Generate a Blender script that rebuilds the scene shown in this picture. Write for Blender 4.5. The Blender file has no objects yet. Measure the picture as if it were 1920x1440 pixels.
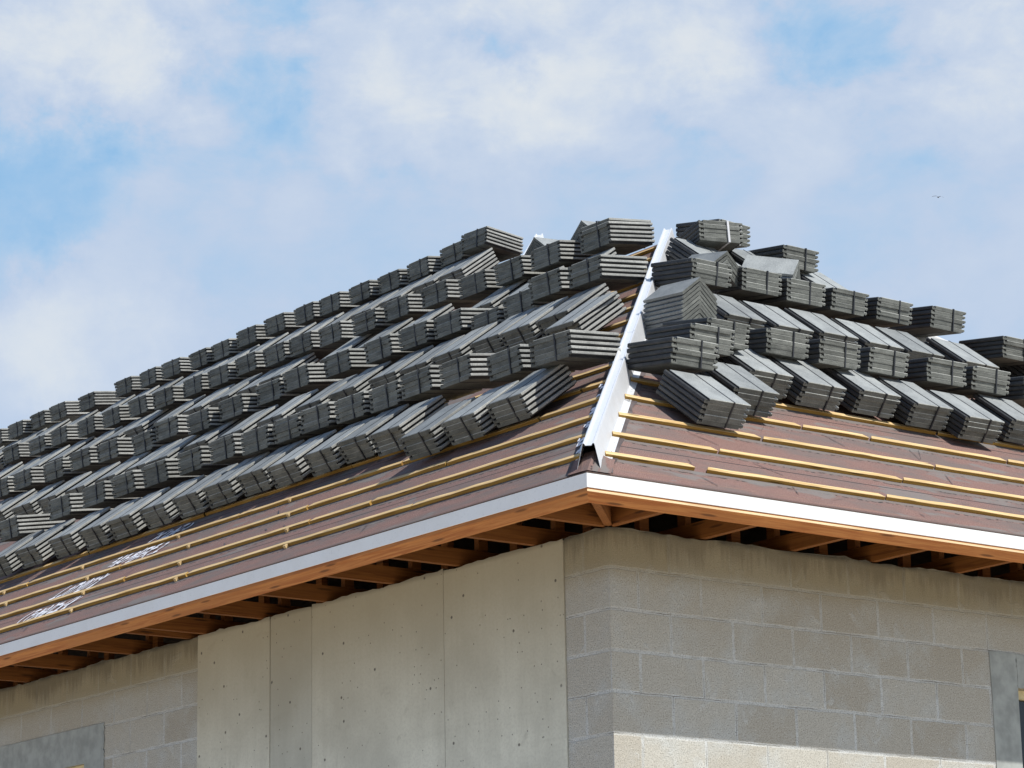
import bpy, bmesh, math, random
from mathutils import Vector, Matrix
random.seed(7)
S = bpy.context.scene
COL = S.collection
PI = math.pi

# ------------------------------------------------------------------ measured layout (metres, wall corner = origin)
E_OV = 0.6418          # eave overhang
ZF, ZW, ZB = 0.2781, 0.2076, 0.1425   # drip edge top / bottom, wooden fascia bottom
P = 0.7195             # roof slope (rise per run)
NP = math.sqrt(1 + P * P)
ZT = 0.199             # wall top
GROUND = -4.2
S1, GA = 0.2498, 0.3053  # first batten, batten gauge (distance up the slope)
HW = 3.8               # half width of the near wing
HM = 5.1               # half width of the main block
XM = -1.15             # main block eave line
XL = -19.0             # far left end
# stacks: (place along the eave, distance up the slope, height of the front top corner above the slope)
UL=[[(-0.684, 1.451, 0.348), (-1.21, 1.533, 0.348), (-1.912, 1.755, 0.348), (-2.388, 1.832, 0.348), (-2.742, 1.84, 0.33), (-3.079, 1.832, 0.339), (-3.45, 1.836, 0.348), (-3.797, 1.845, 0.348), (-4.132, 1.827, 0.348), (-4.656, 1.919, 0.348), (-5.042, 1.908, 0.348), (-5.495, 1.91, 0.348), (-5.942, 1.925, 0.348), (-6.347, 1.927, 0.348), (-6.833, 1.923, 0.348), (-7.456, 1.822, 0.348)], [(-2.16, 3.195, 0.348), (-2.632, 3.268, 0.348), (-2.984, 3.292, 0.291), (-3.338, 3.271, 0.258), (-3.678, 3.269, 0.336), (-4.028, 3.25, 0.345), (-4.445, 3.251, 0.348), (-4.977, 3.289, 0.348), (-5.529, 3.315, 0.348), (-5.88, 3.302, 0.327), (-6.233, 3.192, 0.339), (-6.585, 3.121, 0.345), (-7.236, 3.277, 0.348), (-7.571, 3.23, 0.324), (-8.169, 3.301, 0.348), (-8.72, 3.379, 0.348), (-9.097, 3.343, 0.348), (-9.813, 3.464, 0.348), (-10.206, 3.455, 0.348)], [(-3.062, 4.201, 0.348), (-3.639, 4.248, 0.348), (-4.036, 4.236, 0.348), (-4.461, 4.248, 0.348), (-5.158, 4.462, 0.348), (-5.684, 4.501, 0.348), (-6.047, 4.456, 0.348), (-6.557, 4.505, 0.348), (-7.094, 4.609, 0.348), (-7.475, 4.612, 0.348), (-7.995, 4.691, 0.348), (-8.351, 4.649, 0.345), (-8.772, 4.659, 0.348), (-9.184, 4.628, 0.348), (-9.77, 4.735, 0.348), (-10.189, 4.713, 0.348), (-10.661, 4.739, 0.348), (-11.247, 4.802, 0.348), (-11.624, 4.782, 0.348), (-12.275, 4.884, 0.348)], [(-6.454, 6.118, 0.348), (-6.797, 6.1, 0.324), (-7.143, 6.004, 0.327), (-7.498, 5.959, 0.327), (-7.852, 5.913, 0.345), (-8.304, 5.927, 0.348), (-8.785, 5.992, 0.348), (-9.281, 6.037, 0.348), (-9.71, 6.016, 0.348), (-10.064, 5.944, 0.336), (-10.408, 5.923, 0.342), (-10.919, 5.966, 0.348), (-11.396, 6.004, 0.348), (-11.893, 6.04, 0.348), (-12.597, 6.048, 0.348), (-13.359, 6.179, 0.348), (-13.802, 6.186, 0.348), (-14.149, 6.126, 0.348), (-14.645, 6.147, 0.348)]]
LL=[[(-0.89, 1.116, 0.185), (-1.231, 1.046, 0.185), (-1.595, 1.015, 0.185), (-2.255, 1.33, 0.185), (-2.681, 1.402, 0.185), (-3.025, 1.388, 0.182), (-3.425, 1.395, 0.185), (-3.828, 1.43, 0.185), (-4.223, 1.43, 0.185), (-4.59, 1.417, 0.185), (-5.001, 1.416, 0.185), (-5.438, 1.423, 0.185), (-5.803, 1.407, 0.185), (-6.277, 1.445, 0.185), (-6.819, 1.474, 0.185), (-7.242, 1.459, 0.185)], [(-1.754, 2.441, 0.185), (-2.16, 2.755, 0.185), (-2.545, 2.77, 0.185), (-2.89, 2.795, 0.185), (-3.299, 2.802, 0.185), (-3.64, 2.791, 0.182), (-4.033, 2.826, 0.185), (-4.512, 2.831, 0.185), (-4.876, 2.792, 0.185), (-5.345, 2.786, 0.185), (-5.832, 2.771, 0.185), (-6.442, 2.871, 0.185), (-6.88, 2.804, 0.185), (-7.22, 2.815, 0.185), (-7.675, 2.817, 0.185), (-8.155, 2.832, 0.185), (-8.668, 2.874, 0.185), (-9.174, 2.934, 0.185), (-9.813, 3.024, 0.185), (-10.206, 3.015, 0.185)], [(-3.062, 3.761, 0.185), (-3.639, 3.808, 0.185), (-4.147, 3.899, 0.185), (-5.158, 4.022, 0.185), (-5.684, 4.061, 0.185), (-6.261, 4.168, 0.185), (-7.167, 4.215, 0.185), (-7.509, 4.209, 0.176), (-7.899, 4.204, 0.185), (-8.288, 4.194, 0.185), (-8.772, 4.219, 0.185), (-9.445, 4.34, 0.185), (-9.79, 4.315, 0.182), (-10.189, 4.273, 0.185), (-10.754, 4.326, 0.185), (-11.247, 4.362, 0.185), (-11.624, 4.342, 0.185), (-12.275, 4.444, 0.185)], [(-6.454, 5.678, 0.185), (-6.797, 5.66, 0.185), (-7.143, 5.564, 0.185), (-7.498, 5.519, 0.185), (-7.852, 5.473, 0.185), (-8.304, 5.487, 0.185), (-8.785, 5.552, 0.185), (-9.281, 5.597, 0.185), (-9.71, 5.576, 0.185), (-10.064, 5.504, 0.185), (-10.408, 5.483, 0.185), (-10.919, 5.526, 0.185), (-11.396, 5.564, 0.185), (-11.893, 5.6, 0.185), (-12.597, 5.608, 0.185), (-13.359, 5.739, 0.185), (-13.802, 5.746, 0.185), (-14.149, 5.686, 0.185), (-14.645, 5.707, 0.185)]]
UR=[[(0.645, 1.267, 0.348), (0.995, 1.586, 0.348), (1.231, 1.752, 0.348), (1.693, 1.785, 0.348), (2.076, 1.772, 0.348), (2.483, 1.796, 0.348), (2.961, 1.818, 0.348), (3.337, 1.823, 0.348), (3.769, 1.82, 0.348)], [(2.009, 2.981, 0.348), (2.424, 3.008, 0.348), (2.756, 2.974, 0.348), (3.126, 2.97, 0.348), (3.506, 2.967, 0.348), (4.037, 3.036, 0.348), (4.338, 2.653, 0.348)], [(2.785, 3.987, 0.348), (3.22, 4.32, 0.30), (3.363, 3.803, 0.348)]]
LR=[[(0.631, 0.835, 0.185), (1.039, 1.118, 0.185), (1.423, 1.476, 0.185), (1.773, 1.431, 0.185), (2.232, 1.47, 0.185), (2.594, 1.41, 0.185), (2.944, 1.332, 0.185), (3.408, 1.434, 0.185)], [(1.982, 2.487, 0.185), (2.348, 2.461, 0.185), (2.746, 2.505, 0.185), (3.099, 2.483, 0.185), (3.447, 2.485, 0.185), (3.92, 2.483, 0.185), (4.619, 2.489, 0.185)], [(2.663, 3.645, 0.185), (3.124, 3.697, 0.185), (3.548, 3.537, 0.185)]]

# ------------------------------------------------------------------ helpers
def link(o, parent=None):
    COL.objects.link(o)
    if parent is not None:
        o.parent = parent
    return o

def tag(o, label=None, cat=None, group=None, kind=None):
    if label: o['label'] = label
    if cat: o['category'] = cat
    if group: o['group'] = group
    if kind: o['kind'] = kind
    return o

def empty(name, loc=(0, 0, 0)):
    o = bpy.data.objects.new(name, None)
    o.empty_display_size = .2
    o.location = loc
    return link(o)

class MB:
    """collects polygons of one mesh"""
    def __init__(s):
        s.v = []; s.f = []; s.uv = []; s.mi = []
    def poly(s, pts, uv=None, mi=0):
        i = len(s.v)
        s.v += [tuple(p) for p in pts]
        s.f.append(tuple(range(i, i + len(pts))))
        s.uv.append(uv if uv else [(0, 0)] * len(pts))
        s.mi.append(mi)
    def prism(s, sec, axis_f, n0, n1, mi=0, caps=True, capmi=None):
        """sec: 2D section points, axis_f(a,b,t) -> 3D, swept from t=n0 to n1"""
        k = len(sec)
        per = [0.0]
        for i in range(k):
            a, b = sec[i], sec[(i + 1) % k]
            per.append(per[-1] + math.hypot(b[0] - a[0], b[1] - a[1]))
        L = abs(n1 - n0)
        for i in range(k):
            a, b = sec[i], sec[(i + 1) % k]
            s.poly([axis_f(a[0], a[1], n0), axis_f(b[0], b[1], n0), axis_f(b[0], b[1], n1), axis_f(a[0], a[1], n1)],
                   [(0, per[i]), (0, per[i + 1]), (L, per[i + 1]), (L, per[i])], mi if not isinstance(mi, list) else mi[i])
        if caps:
            cm = capmi if capmi is not None else (mi if not isinstance(mi, list) else 0)
            s.poly([axis_f(a, b, n0) for a, b in reversed(sec)], [(a, b) for a, b in reversed(sec)], cm)
            s.poly([axis_f(a, b, n1) for a, b in sec], [(a, b) for a, b in sec], cm)
    def box(s, o, ax, ay, az, mi=0):
        """box from corner o with edge vectors"""
        o, ax, ay, az = map(Vector, (o, ax, ay, az))
        L = [ax.length, ay.length, az.length]
        def q(p, u, v, lu, lv):
            s.poly([p, p + u, p + u + v, p + v], [(0, 0), (lu, 0), (lu, lv), (0, lv)], mi)
        q(o, ay, ax, L[1], L[0]); q(o + az, ax, ay, L[0], L[1])
        q(o, ax, az, L[0], L[2]); q(o + ay, az, ax, L[2], L[0])
        q(o, az, ay, L[2], L[1]); q(o + ax, ay, az, L[1], L[2])
    def mesh(s, name, mats, weld=True):
        me = bpy.data.meshes.new(name)
        me.from_pydata(s.v, [], s.f)
        ul = me.uv_layers.new(name='UVMap')
        k = 0
        for fi, f in enumerate(s.f):
            for j in range(len(f)):
                ul.data[k].uv = s.uv[fi][j]; k += 1
        for m in (mats if isinstance(mats, (list, tuple)) else [mats]):
            me.materials.append(m)
        me.polygons.foreach_set('material_index', s.mi)
        bm = bmesh.new(); bm.from_mesh(me)
        if weld:
            bmesh.ops.remove_doubles(bm, verts=bm.verts, dist=1e-5)
        bmesh.ops.recalc_face_normals(bm, faces=bm.faces)
        bm.to_mesh(me); bm.free()
        return me
    def obj(s, name, mats, parent=None, recalc=True):
        o = bpy.data.objects.new(name, s.mesh(name, mats))
        return link(o, parent)

# ------------------------------------------------------------------ material helpers
def mat(name, rough=.85, spec=.5):
    m = bpy.data.materials.new(name); m.use_nodes = True
    nt = m.node_tree
    b = nt.nodes['Principled BSDF']
    b.inputs['Roughness'].default_value = rough
    b.inputs['Specular IOR Level'].default_value = spec
    return m, nt, b

class G:
    """tiny node-graph builder"""
    def __init__(s, nt): s.nt = nt
    def n(s, t, **kw):
        x = s.nt.nodes.new(t)
        for k, v in kw.items(): setattr(x, k, v)
        return x
    def l(s, a, b): s.nt.links.new(a, b)
    def setin(s, sock, v):
        if isinstance(v, bpy.types.NodeSocket): s.l(v, sock)
        else: sock.default_value = v
    def math(s, op, a, b=0.0, c=0.0, clamp=False):
        x = s.n('ShaderNodeMath', operation=op, use_clamp=clamp)
        s.setin(x.inputs[0], a); s.setin(x.inputs[1], b); s.setin(x.inputs[2], c)
        return x.outputs[0]
    def vmath(s, op, a, b=(0, 0, 0)):
        x = s.n('ShaderNodeVectorMath', operation=op)
        s.setin(x.inputs[0], a); s.setin(x.inputs[1], b)
        return x.outputs['Value'] if op in ('DOT_PRODUCT', 'LENGTH', 'DISTANCE') else x.outputs[0]
    def noise(s, vec, scale, detail=3, rough=.55, dist=0.0, col=False):
        x = s.n('ShaderNodeTexNoise')
        s.l(vec, x.inputs['Vector'])
        x.inputs['Scale'].default_value = scale; x.inputs['Detail'].default_value = detail
        x.inputs['Roughness'].default_value = rough; x.inputs['Distortion'].default_value = dist
        return x.outputs['Color'] if col else x.outputs['Fac']
    def mapping(s, vec, scale=(1, 1, 1), loc=(0, 0, 0), rot=(0, 0, 0)):
        x = s.n('ShaderNodeMapping')
        s.l(vec, x.inputs['Vector'])
        x.inputs['Scale'].default_value = scale; x.inputs['Location'].default_value = loc; x.inputs['Rotation'].default_value = rot
        return x.outputs[0]
    def ramp(s, fac, stops, interp='LINEAR'):
        x = s.n('ShaderNodeValToRGB'); x.color_ramp.interpolation = interp
        s.l(fac, x.inputs[0])
        e = x.color_ramp.elements
        while len(e) > 1: e.remove(e[0])
        for i, (p, c) in enumerate(stops):
            k = e[0] if i == 0 else e.new(p)
            k.position = p
            k.color = (c, c, c, 1) if isinstance(c, (int, float)) else (*c, 1)
        return x.outputs['Color']
    def mix(s, fac, a, b, mode='MIX'):
        x = s.n('ShaderNodeMix', data_type='RGBA', blend_type=mode)
        s.setin(x.inputs[0], fac)
        for i, v in ((6, a), (7, b)):
            if isinstance(v, bpy.types.NodeSocket): s.l(v, x.inputs[i])
            else: x.inputs[i].default_value = (*v, 1)
        return x.outputs[2]
    def smooth(s, v, lo, hi, a=0.0, b=1.0):
        x = s.n('ShaderNodeMapRange', interpolation_type='SMOOTHSTEP')
        s.setin(x.inputs[0], v)
        x.inputs[1].default_value = lo; x.inputs[2].default_value = hi
        x.inputs[3].default_value = a; x.inputs[4].default_value = b
        return x.outputs[0]
    def bump(s, h, b, strength=.3, dist=.01):
        x = s.n('ShaderNodeBump')
        s.l(h, x.inputs['Height'])
        x.inputs['Strength'].default_value = strength; x.inputs['Distance'].default_value = dist
        s.l(x.outputs[0], b.inputs['Normal'])

# ---- concrete block wall: uv = (metres from the corner, height)
def make_block(name, dirt=1.0, uoff=.1795):
    m, nt, b = mat(name, .93, .25); g = G(nt)
    uv = g.n('ShaderNodeTexCoord').outputs['UV']
    wob = g.noise(uv, 9, 3, .6, col=True)
    w2 = g.vmath('SCALE', g.vmath('SUBTRACT', wob, (.5, .5, .5)))
    w2.node.inputs['Scale'].default_value = .013
    v = g.vmath('ADD', uv, w2)
    vm = g.mapping(v, loc=(-uoff + 40 * .4064, 40 * .2032, 0))
    br = g.n('ShaderNodeTexBrick'); br.offset = .5; br.offset_frequency = 2; br.squash = 1
    g.l(vm, br.inputs['Vector'])
    br.inputs['Scale'].default_value = 1
    br.inputs['Brick Width'].default_value = .4064; br.inputs['Row Height'].default_value = .2032
    br.inputs['Mortar Size'].default_value = .0105; br.inputs['Mortar Smooth'].default_value = .30
    br.inputs['Color1'].default_value = (0, 0, 0, 1); br.inputs['Color2'].default_value = (1, 1, 1, 1)
    br.inputs['Mortar'].default_value = (.5, .5, .5, 1)
    fac = br.outputs['Fac']
    per = br.outputs['Color']
    smear = g.noise(uv, 3.2, 4, .6)
    base = g.mix(g.math('MULTIPLY', per, 1.0), (.405, .37, .305), (.51, .49, .43))
    base = g.mix(g.smooth(smear, .46, .68, 0, .8), base, (.50, .51, .485))
    mort = g.mix(g.noise(uv, 14, 3), (.49, .50, .485), (.62, .635, .615))
    mfac = g.math('MULTIPLY', fac, g.smooth(g.noise(uv, 3.1, 4), .30, .58, .45, 1.0), clamp=True)
    col = g.mix(mfac, base, mort)
    # thin dark shrinkage lines along some joints
    br2 = g.n('ShaderNodeTexBrick'); br2.offset = .5; br2.offset_frequency = 2
    g.l(vm, br2.inputs['Vector']); br2.inputs['Scale'].default_value = 1
    br2.inputs['Brick Width'].default_value = .4064; br2.inputs['Row Height'].default_value = .2032
    br2.inputs['Mortar Size'].default_value = .0017; br2.inputs['Mortar Smooth'].default_value = .2
    dl = g.math('MULTIPLY', br2.outputs['Fac'], g.smooth(g.noise(uv, 4.1, 2), .48, .62))
    col = g.mix(g.math('MULTIPLY', dl, .85), col, (.09, .08, .07))
    sm = g.noise(uv, 6.5, 5, .65, .8)
    col = g.mix(g.math('MULTIPLY', g.smooth(sm, .60, .66), .55), col, (.56, .57, .545))
    # speckle
    sp = g.noise(uv, 150, 2, .8)
    col = g.mix(g.math('MULTIPLY', g.smooth(sp, .38, .47, 1, 0), .8), col, (.18, .17, .145))
    col = g.mix(g.smooth(sp, .58, .72), col, (.70, .68, .62))
    blot = g.noise(uv, 26, 3, .7)
    col = g.mix(g.math('MULTIPLY', g.smooth(blot, .35, .7), .35), col, (.36, .335, .285))
    # eave shade and orange bounce painted into the top courses, drip stains below
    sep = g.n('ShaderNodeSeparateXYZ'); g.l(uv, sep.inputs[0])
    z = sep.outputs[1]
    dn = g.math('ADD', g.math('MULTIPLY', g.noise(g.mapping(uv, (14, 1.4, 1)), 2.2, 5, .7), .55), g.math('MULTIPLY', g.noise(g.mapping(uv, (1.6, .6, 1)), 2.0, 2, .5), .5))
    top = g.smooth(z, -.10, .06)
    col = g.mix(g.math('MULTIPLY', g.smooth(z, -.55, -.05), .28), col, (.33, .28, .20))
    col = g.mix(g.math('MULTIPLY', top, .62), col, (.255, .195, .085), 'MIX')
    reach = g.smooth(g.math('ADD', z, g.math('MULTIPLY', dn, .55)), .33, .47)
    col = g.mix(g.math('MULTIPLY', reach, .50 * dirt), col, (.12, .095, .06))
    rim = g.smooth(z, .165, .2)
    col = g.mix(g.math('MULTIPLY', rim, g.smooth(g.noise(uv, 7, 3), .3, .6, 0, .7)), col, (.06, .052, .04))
    g.l(col, b.inputs['Base Color'])
    h = g.math('ADD', g.math('MULTIPLY', mfac, -.5), g.math('MULTIPLY', sp, .55))
    h = g.math('ADD', h, g.math('MULTIPLY', g.smooth(sm, .60, .66), .35))
    h = g.math('SUBTRACT', h, g.math('MULTIPLY', dl, .8))
    g.bump(h, b, .55, .006)
    return m

def make_cast(name, tint=(.70, .70, .60)):
    """board-cast smooth concrete: mottled, streaked, with small bug holes"""
    m, nt, b = mat(name, .88, .3); g = G(nt)
    uv = g.n('ShaderNodeTexCoord').outputs['UV']
    a = g.noise(uv, 1.6, 5, .6); st = g.noise(g.mapping(uv, (22, .5, 1)), 1.0, 4, .6)
    fine = g.noise(uv, 60, 3, .7)
    dark = tuple(c * .80 for c in tint); lite = tuple(min(1, c * 1.14) for c in tint)
    col = g.mix(g.smooth(a, .3, .7), dark, lite)
    col = g.mix(g.math('MULTIPLY', g.smooth(st, .35, .75), .30), col, tuple(c * .74 for c in tint))
    col = g.mix(g.math('MULTIPLY', g.smooth(fine, .4, .7), .28), col, (.42, .40, .34))
    pa = g.noise(g.mapping(uv, (1, 1, 1), (5, 2, 0)), 5.5, 5, .65, .6)
    col = g.mix(g.math('MULTIPLY', g.smooth(pa, .60, .70), .45), col, tuple(c * .62 for c in tint))
    hz = g.noise(g.mapping(uv, (.5, 9, 1), (1, 7, 0)), 1.3, 4, .6)
    col = g.mix(g.math('MULTIPLY', g.smooth(hz, .58, .75), .22), col, tuple(c * .6 for c in tint))
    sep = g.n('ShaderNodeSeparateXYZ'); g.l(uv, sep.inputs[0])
    col = g.mix(g.math('MULTIPLY', g.smooth(sep.outputs[1], -1.15, .2), .80), col, (.36, .295, .185))  # brown under-eave shade and timber bounce painted into the upper concrete
    vo = g.n('ShaderNodeTexVoronoi', voronoi_dimensions='2D'); g.l(g.mapping(uv, (1, 1.1, 1)), vo.inputs['Vector']); vo.inputs['Scale'].default_value = 3.8
    vo.inputs['Randomness'].default_value = 1
    rnd = g.n('ShaderNodeSeparateColor'); g.l(vo.outputs['Color'], rnd.inputs[0])
    hole = g.math('MULTIPLY', g.smooth(vo.outputs['Distance'], .022, .042, 1, 0), g.smooth(rnd.outputs[0], .45, .5))
    vo2 = g.n('ShaderNodeTexVoronoi', voronoi_dimensions='2D'); g.l(uv, vo2.inputs['Vector']); vo2.inputs['Scale'].default_value = 22
    rn2 = g.n('ShaderNodeSeparateColor'); g.l(vo2.outputs['Color'], rn2.inputs[0])
    hole2 = g.math('MULTIPLY', g.smooth(vo2.outputs['Distance'], .05, .11, 1, 0), g.smooth(g.math('ADD', rn2.outputs[1], g.math('MULTIPLY', g.noise(uv, 1.9, 2), .5)), 1.16, 1.18))
    hl = g.math('MAXIMUM', hole, hole2)
    col = g.mix(g.math('MULTIPLY', hl, .8), col, (.07, .06, .05))
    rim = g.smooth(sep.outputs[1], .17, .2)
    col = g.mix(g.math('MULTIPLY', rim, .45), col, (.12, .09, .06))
    g.l(col, b.inputs['Base Color'])
    g.bump(g.math('SUBTRACT', g.math('MULTIPLY', fine, .2), hl), b, .4, .004)
    return m

def make_membrane():
    """red-brown mineral roofing felt; uv = (along the eave, up the slope)"""
    m, nt, b = mat('mineral_roofing_felt', .9, .3); g = G(nt)
    uv = g.n('ShaderNodeTexCoord').outputs['UV']
    gran = g.noise(uv, 210, 2, .85)
    med = g.noise(uv, 20, 3, .6)
    big = g.noise(g.mapping(uv, (.8, 2.4, 1)), 2.2, 4, .6)
    col = g.ramp(gran, [(.32, (.078, .042, .035)), (.47, (.168, .094, .078)), (.56, (.232, .136, .112)), (.68, (.37, .27, .235))])
    col = g.mix(g.math('MULTIPLY', g.smooth(med, .35, .7), .35), col, (.155, .086, .076))
    col = g.mix(g.math('MULTIPLY', g.smooth(big, .42, .66), .75), col, (.128, .108, .099))
    sep = g.n('ShaderNodeSeparateXYZ'); g.l(uv, sep.inputs[0])
    u, s = sep.outputs[0], sep.outputs[1]
    wav = g.math('MULTIPLY', g.math('SUBTRACT', g.noise(g.mapping(uv, (1, .2, 1)), 5.5, 4, .65), .5), .085)
    # grey adhesive squeezed out below each batten
    ph = g.math('FRACT', g.math('ADD', g.math('DIVIDE', g.math('SUBTRACT', s, S1 - .02), GA), 8.0))
    below = g.math('SUBTRACT', 1.0, ph)                     # 0 at the batten, grows downhill
    edge = g.math('ADD', below, g.math('MULTIPLY', wav, 3.0))
    band = g.smooth(edge, .07, .15, 1, 0)
    col = g.mix(g.math('MULTIPLY', band, .8), col, (.15, .14, .13))
    rim = g.math('MULTIPLY', g.smooth(edge, .10, .13), g.smooth(edge, .13, .18, 1, 0))
    col = g.mix(g.math('MULTIPLY', rim, g.smooth(g.noise(uv, 30, 2), .45, .6)), col, (.03, .028, .027))
    # patches of adhesive between the battens and thin black scratches
    pt = g.noise(g.mapping(uv, (1.1, 3.2, 1), (3, 1, 0)), 1.5, 4, .6)
    col = g.mix(g.math('MULTIPLY', g.smooth(pt, .57, .62), .7), col, (.165, .155, .145))
    sc = g.noise(g.mapping(uv, (4, 30, 1), rot=(0, 0, .9)), 1.6, 3, .7)
    col = g.mix(g.math('MULTIPLY', g.smooth(sc, .64, .70), .7), col, (.05, .042, .042))
    # felt laps every metre and ochre selvedge lines
    lap = g.math('FRACT', g.math('DIVIDE', g.math('ADD', s, g.math('MULTIPLY', wav, .10)), .93))
    ln = g.math('MULTIPLY', g.smooth(lap, .45, .454), g.smooth(lap, .458, .464, 1, 0))
    col = g.mix(ln, col, (.022, .02, .022))
    st = g.noise(g.mapping(uv, (.6, 60, 1)), 1.3, 2, .5)
    strk = g.math('MULTIPLY', g.smooth(st, .57, .66), g.smooth(s, .20, .02))
    col = g.mix(g.math('MULTIPLY', strk, .5), col, (.30, .17, .10))
    sl = g.smooth(s, .035, .0)
    col = g.mix(g.math('MULTIPLY', sl, .7), col, (.05, .035, .032))
    g.l(col, b.inputs['Base Color'])
    g.bump(g.math('ADD', g.math('MULTIPLY', gran, .4), g.math('MULTIPLY', band, .5)), b, .5, .005)
    return m

def make_wood(name, dark, light, knots=True, rough=.7, scale=1.0):
    m, nt, b = mat(name, rough, .3); g = G(nt)
    uv = g.n('ShaderNodeTexCoord').outputs['UV']
    oi = g.n('ShaderNodeObjectInfo')
    off = g.n('ShaderNodeCombineXYZ')
    g.l(g.math('MULTIPLY', oi.outputs['Random'], 37.0), off.inputs[0]); g.l(g.math('MULTIPLY', oi.outputs['Random'], 11.0), off.inputs[1])
    v = g.vmath('ADD', uv, off.outputs[0])
    gr = g.noise(g.mapping(v, (1.6 * scale, 42 * scale, 1)), 1.5, 4, .6, .9)
    bd = g.noise(g.mapping(v, (.9, 7, 1)), 1.2, 3, .55, .6)
    col = g.mix(g.smooth(gr, .35, .66), light, dark)
    col = g.mix(g.math('MULTIPLY', g.smooth(bd, .4, .7), .5), col, tuple(c * .72 for c in light))
    if knots:
        vo = g.n('ShaderNodeTexVoronoi', voronoi_dimensions='2D'); g.l(g.mapping(v, (1.1, 9, 1)), vo.inputs['Vector']); vo.inputs['Scale'].default_value = 1.7
        k = g.smooth(vo.outputs['Distance'], .05, .13, 1, 0)
        col = g.mix(g.math('MULTIPLY', k, .8), col, tuple(c * .22 for c in dark))
    col = g.mix(g.math('MULTIPLY', oi.outputs['Random'], .3), col, tuple(c * .75 for c in light))
    g.l(col, b.inputs['Base Color'])
    g.bump(gr, b, .25, .003)
    return m

def make_tile():
    """through-coloured charcoal concrete roof tile; material slots pick a tone"""
    out = []
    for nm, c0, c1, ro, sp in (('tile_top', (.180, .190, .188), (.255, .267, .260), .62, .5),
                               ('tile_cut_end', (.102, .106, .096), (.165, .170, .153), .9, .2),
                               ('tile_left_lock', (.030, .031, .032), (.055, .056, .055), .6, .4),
                               ('tile_arris_highlight', (.24, .245, .225), (.36, .362, .335), .9, .25),  # highlight on the upper front bevel, painted as a paler tone
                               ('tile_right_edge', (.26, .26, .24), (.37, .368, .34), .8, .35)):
        m, nt, b = mat(nm, ro, sp); g = G(nt)
        tc = g.n('ShaderNodeTexCoord').outputs['Object']
        oi = g.n('ShaderNodeObjectInfo')
        off = g.n('ShaderNodeCombineXYZ')
        g.l(g.math('MULTIPLY', oi.outputs['Random'], 50.0), off.inputs[0]); g.l(g.math('MULTIPLY', oi.outputs['Random'], 23.0), off.inputs[2])
        v = g.vmath('ADD', tc, off.outputs[0])
        n1 = g.noise(v, 9, 3, .6); n2 = g.noise(v, 130, 2, .8)
        col = g.mix(g.smooth(n1, .3, .7), c0, c1)
        col = g.mix(g.math('MULTIPLY', g.smooth(n2, .5, .7), .45), col, tuple(c * 1.5 for c in c1))
        col = g.mix(g.math('MULTIPLY', g.smooth(n2, .30, .42, 1, 0), .55), col, tuple(c * .5 for c in c0))
        br = g.math('ADD', .80, g.math('MULTIPLY', oi.outputs['Random'], .38))
        mul = g.n('ShaderNodeVectorMath', operation='SCALE'); g.l(col, mul.inputs[0]); g.l(br, mul.inputs['Scale'])
        if nm == 'tile_cut_end':
            # pale lime bloom along the upper arris and stains
            st = g.noise(g.mapping(v, (14, 1, 60)), 1, 3)
            fin = g.mix(g.math('MULTIPLY', g.smooth(st, .5, .72), .30), mul.outputs[0], (.24, .24, .22))
            g.l(fin, b.inputs['Base Color'])
        else:
            g.l(mul.outputs[0], b.inputs['Base Color'])
        g.bump(n2, b, .22 if nm == 'tile_top' else .5, .003)
        out.append(m)
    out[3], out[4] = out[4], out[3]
    return out

def make_plain(name, c, rough=.6, metal=0.0, var=.08, scale=30, bump=.1, spec=.5):
    m, nt, b = mat(name, rough, spec); g = G(nt)
    tc = g.n('ShaderNodeTexCoord').outputs['Object']
    n1 = g.noise(tc, scale, 4, .6)
    col = g.mix(g.smooth(n1, .3, .7), tuple(x * (1 - var) for x in c), tuple(min(1, x * (1 + var)) for x in c))
    g.l(col, b.inputs['Base Color'])
    b.inputs['Metallic'].default_value = metal
    g.bump(n1, b, bump, .004)
    return m

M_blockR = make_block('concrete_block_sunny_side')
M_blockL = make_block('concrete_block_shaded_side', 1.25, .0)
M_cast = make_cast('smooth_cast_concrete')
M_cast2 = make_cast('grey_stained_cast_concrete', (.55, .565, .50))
M_stucco = make_plain('grey_render', (.33, .345, .325), .9, 0, .16, 9, .15, .2)
M_mem = make_membrane()
M_hipfelt = make_plain('bituminous_hip_strip', (.085, .068, .066), .85, 0, .35, 12, .5, .3)
M_fasc = make_wood('orange_pine_fascia', (.33, .10, .022), (.50, .20, .055))
M_truss = make_wood('pine_truss_timber', (.155, .046, .008), (.27, .098, .020))
M_bat = make_wood('yellow_pine_batten', (.42, .26, .09), (.71, .52, .27), True, .8)
M_batf = make_wood('batten_front_painted_shade', (.22, .11, .018), (.40, .235, .05), True, .85)  # batten fronts: their shade is put into a darker wood colour
M_pale = make_wood('pine_painted_sun_strip', (.66, .42, .20), (.86, .66, .40), False)  # sunlit strip of the fascia, painted as a lighter wood
M_tile = make_tile()
M_strap = make_plain('dark_plastic_strap', (.022, .024, .028), .5, 0, .1, 20, 0)
M_strapW = make_plain('pale_plastic_strap', (.55, .55, .56), .45, 0, .1, 20, 0)
M_under = make_plain('plywood_underside', (.075, .045, .024), .9, 0, .25, 6, .2)
M_frame = make_plain('cream_window_frame', (.62, .52, .30), .7, 0, .1, 10, .1)
M_dark = make_plain('dark_room_inside', (.02, .017, .015), .9, 0, .2, 3, 0)
M_paint = make_plain('white_spray_paint', (.74, .74, .78), .8, 0, .15, 60, .1)

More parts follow.
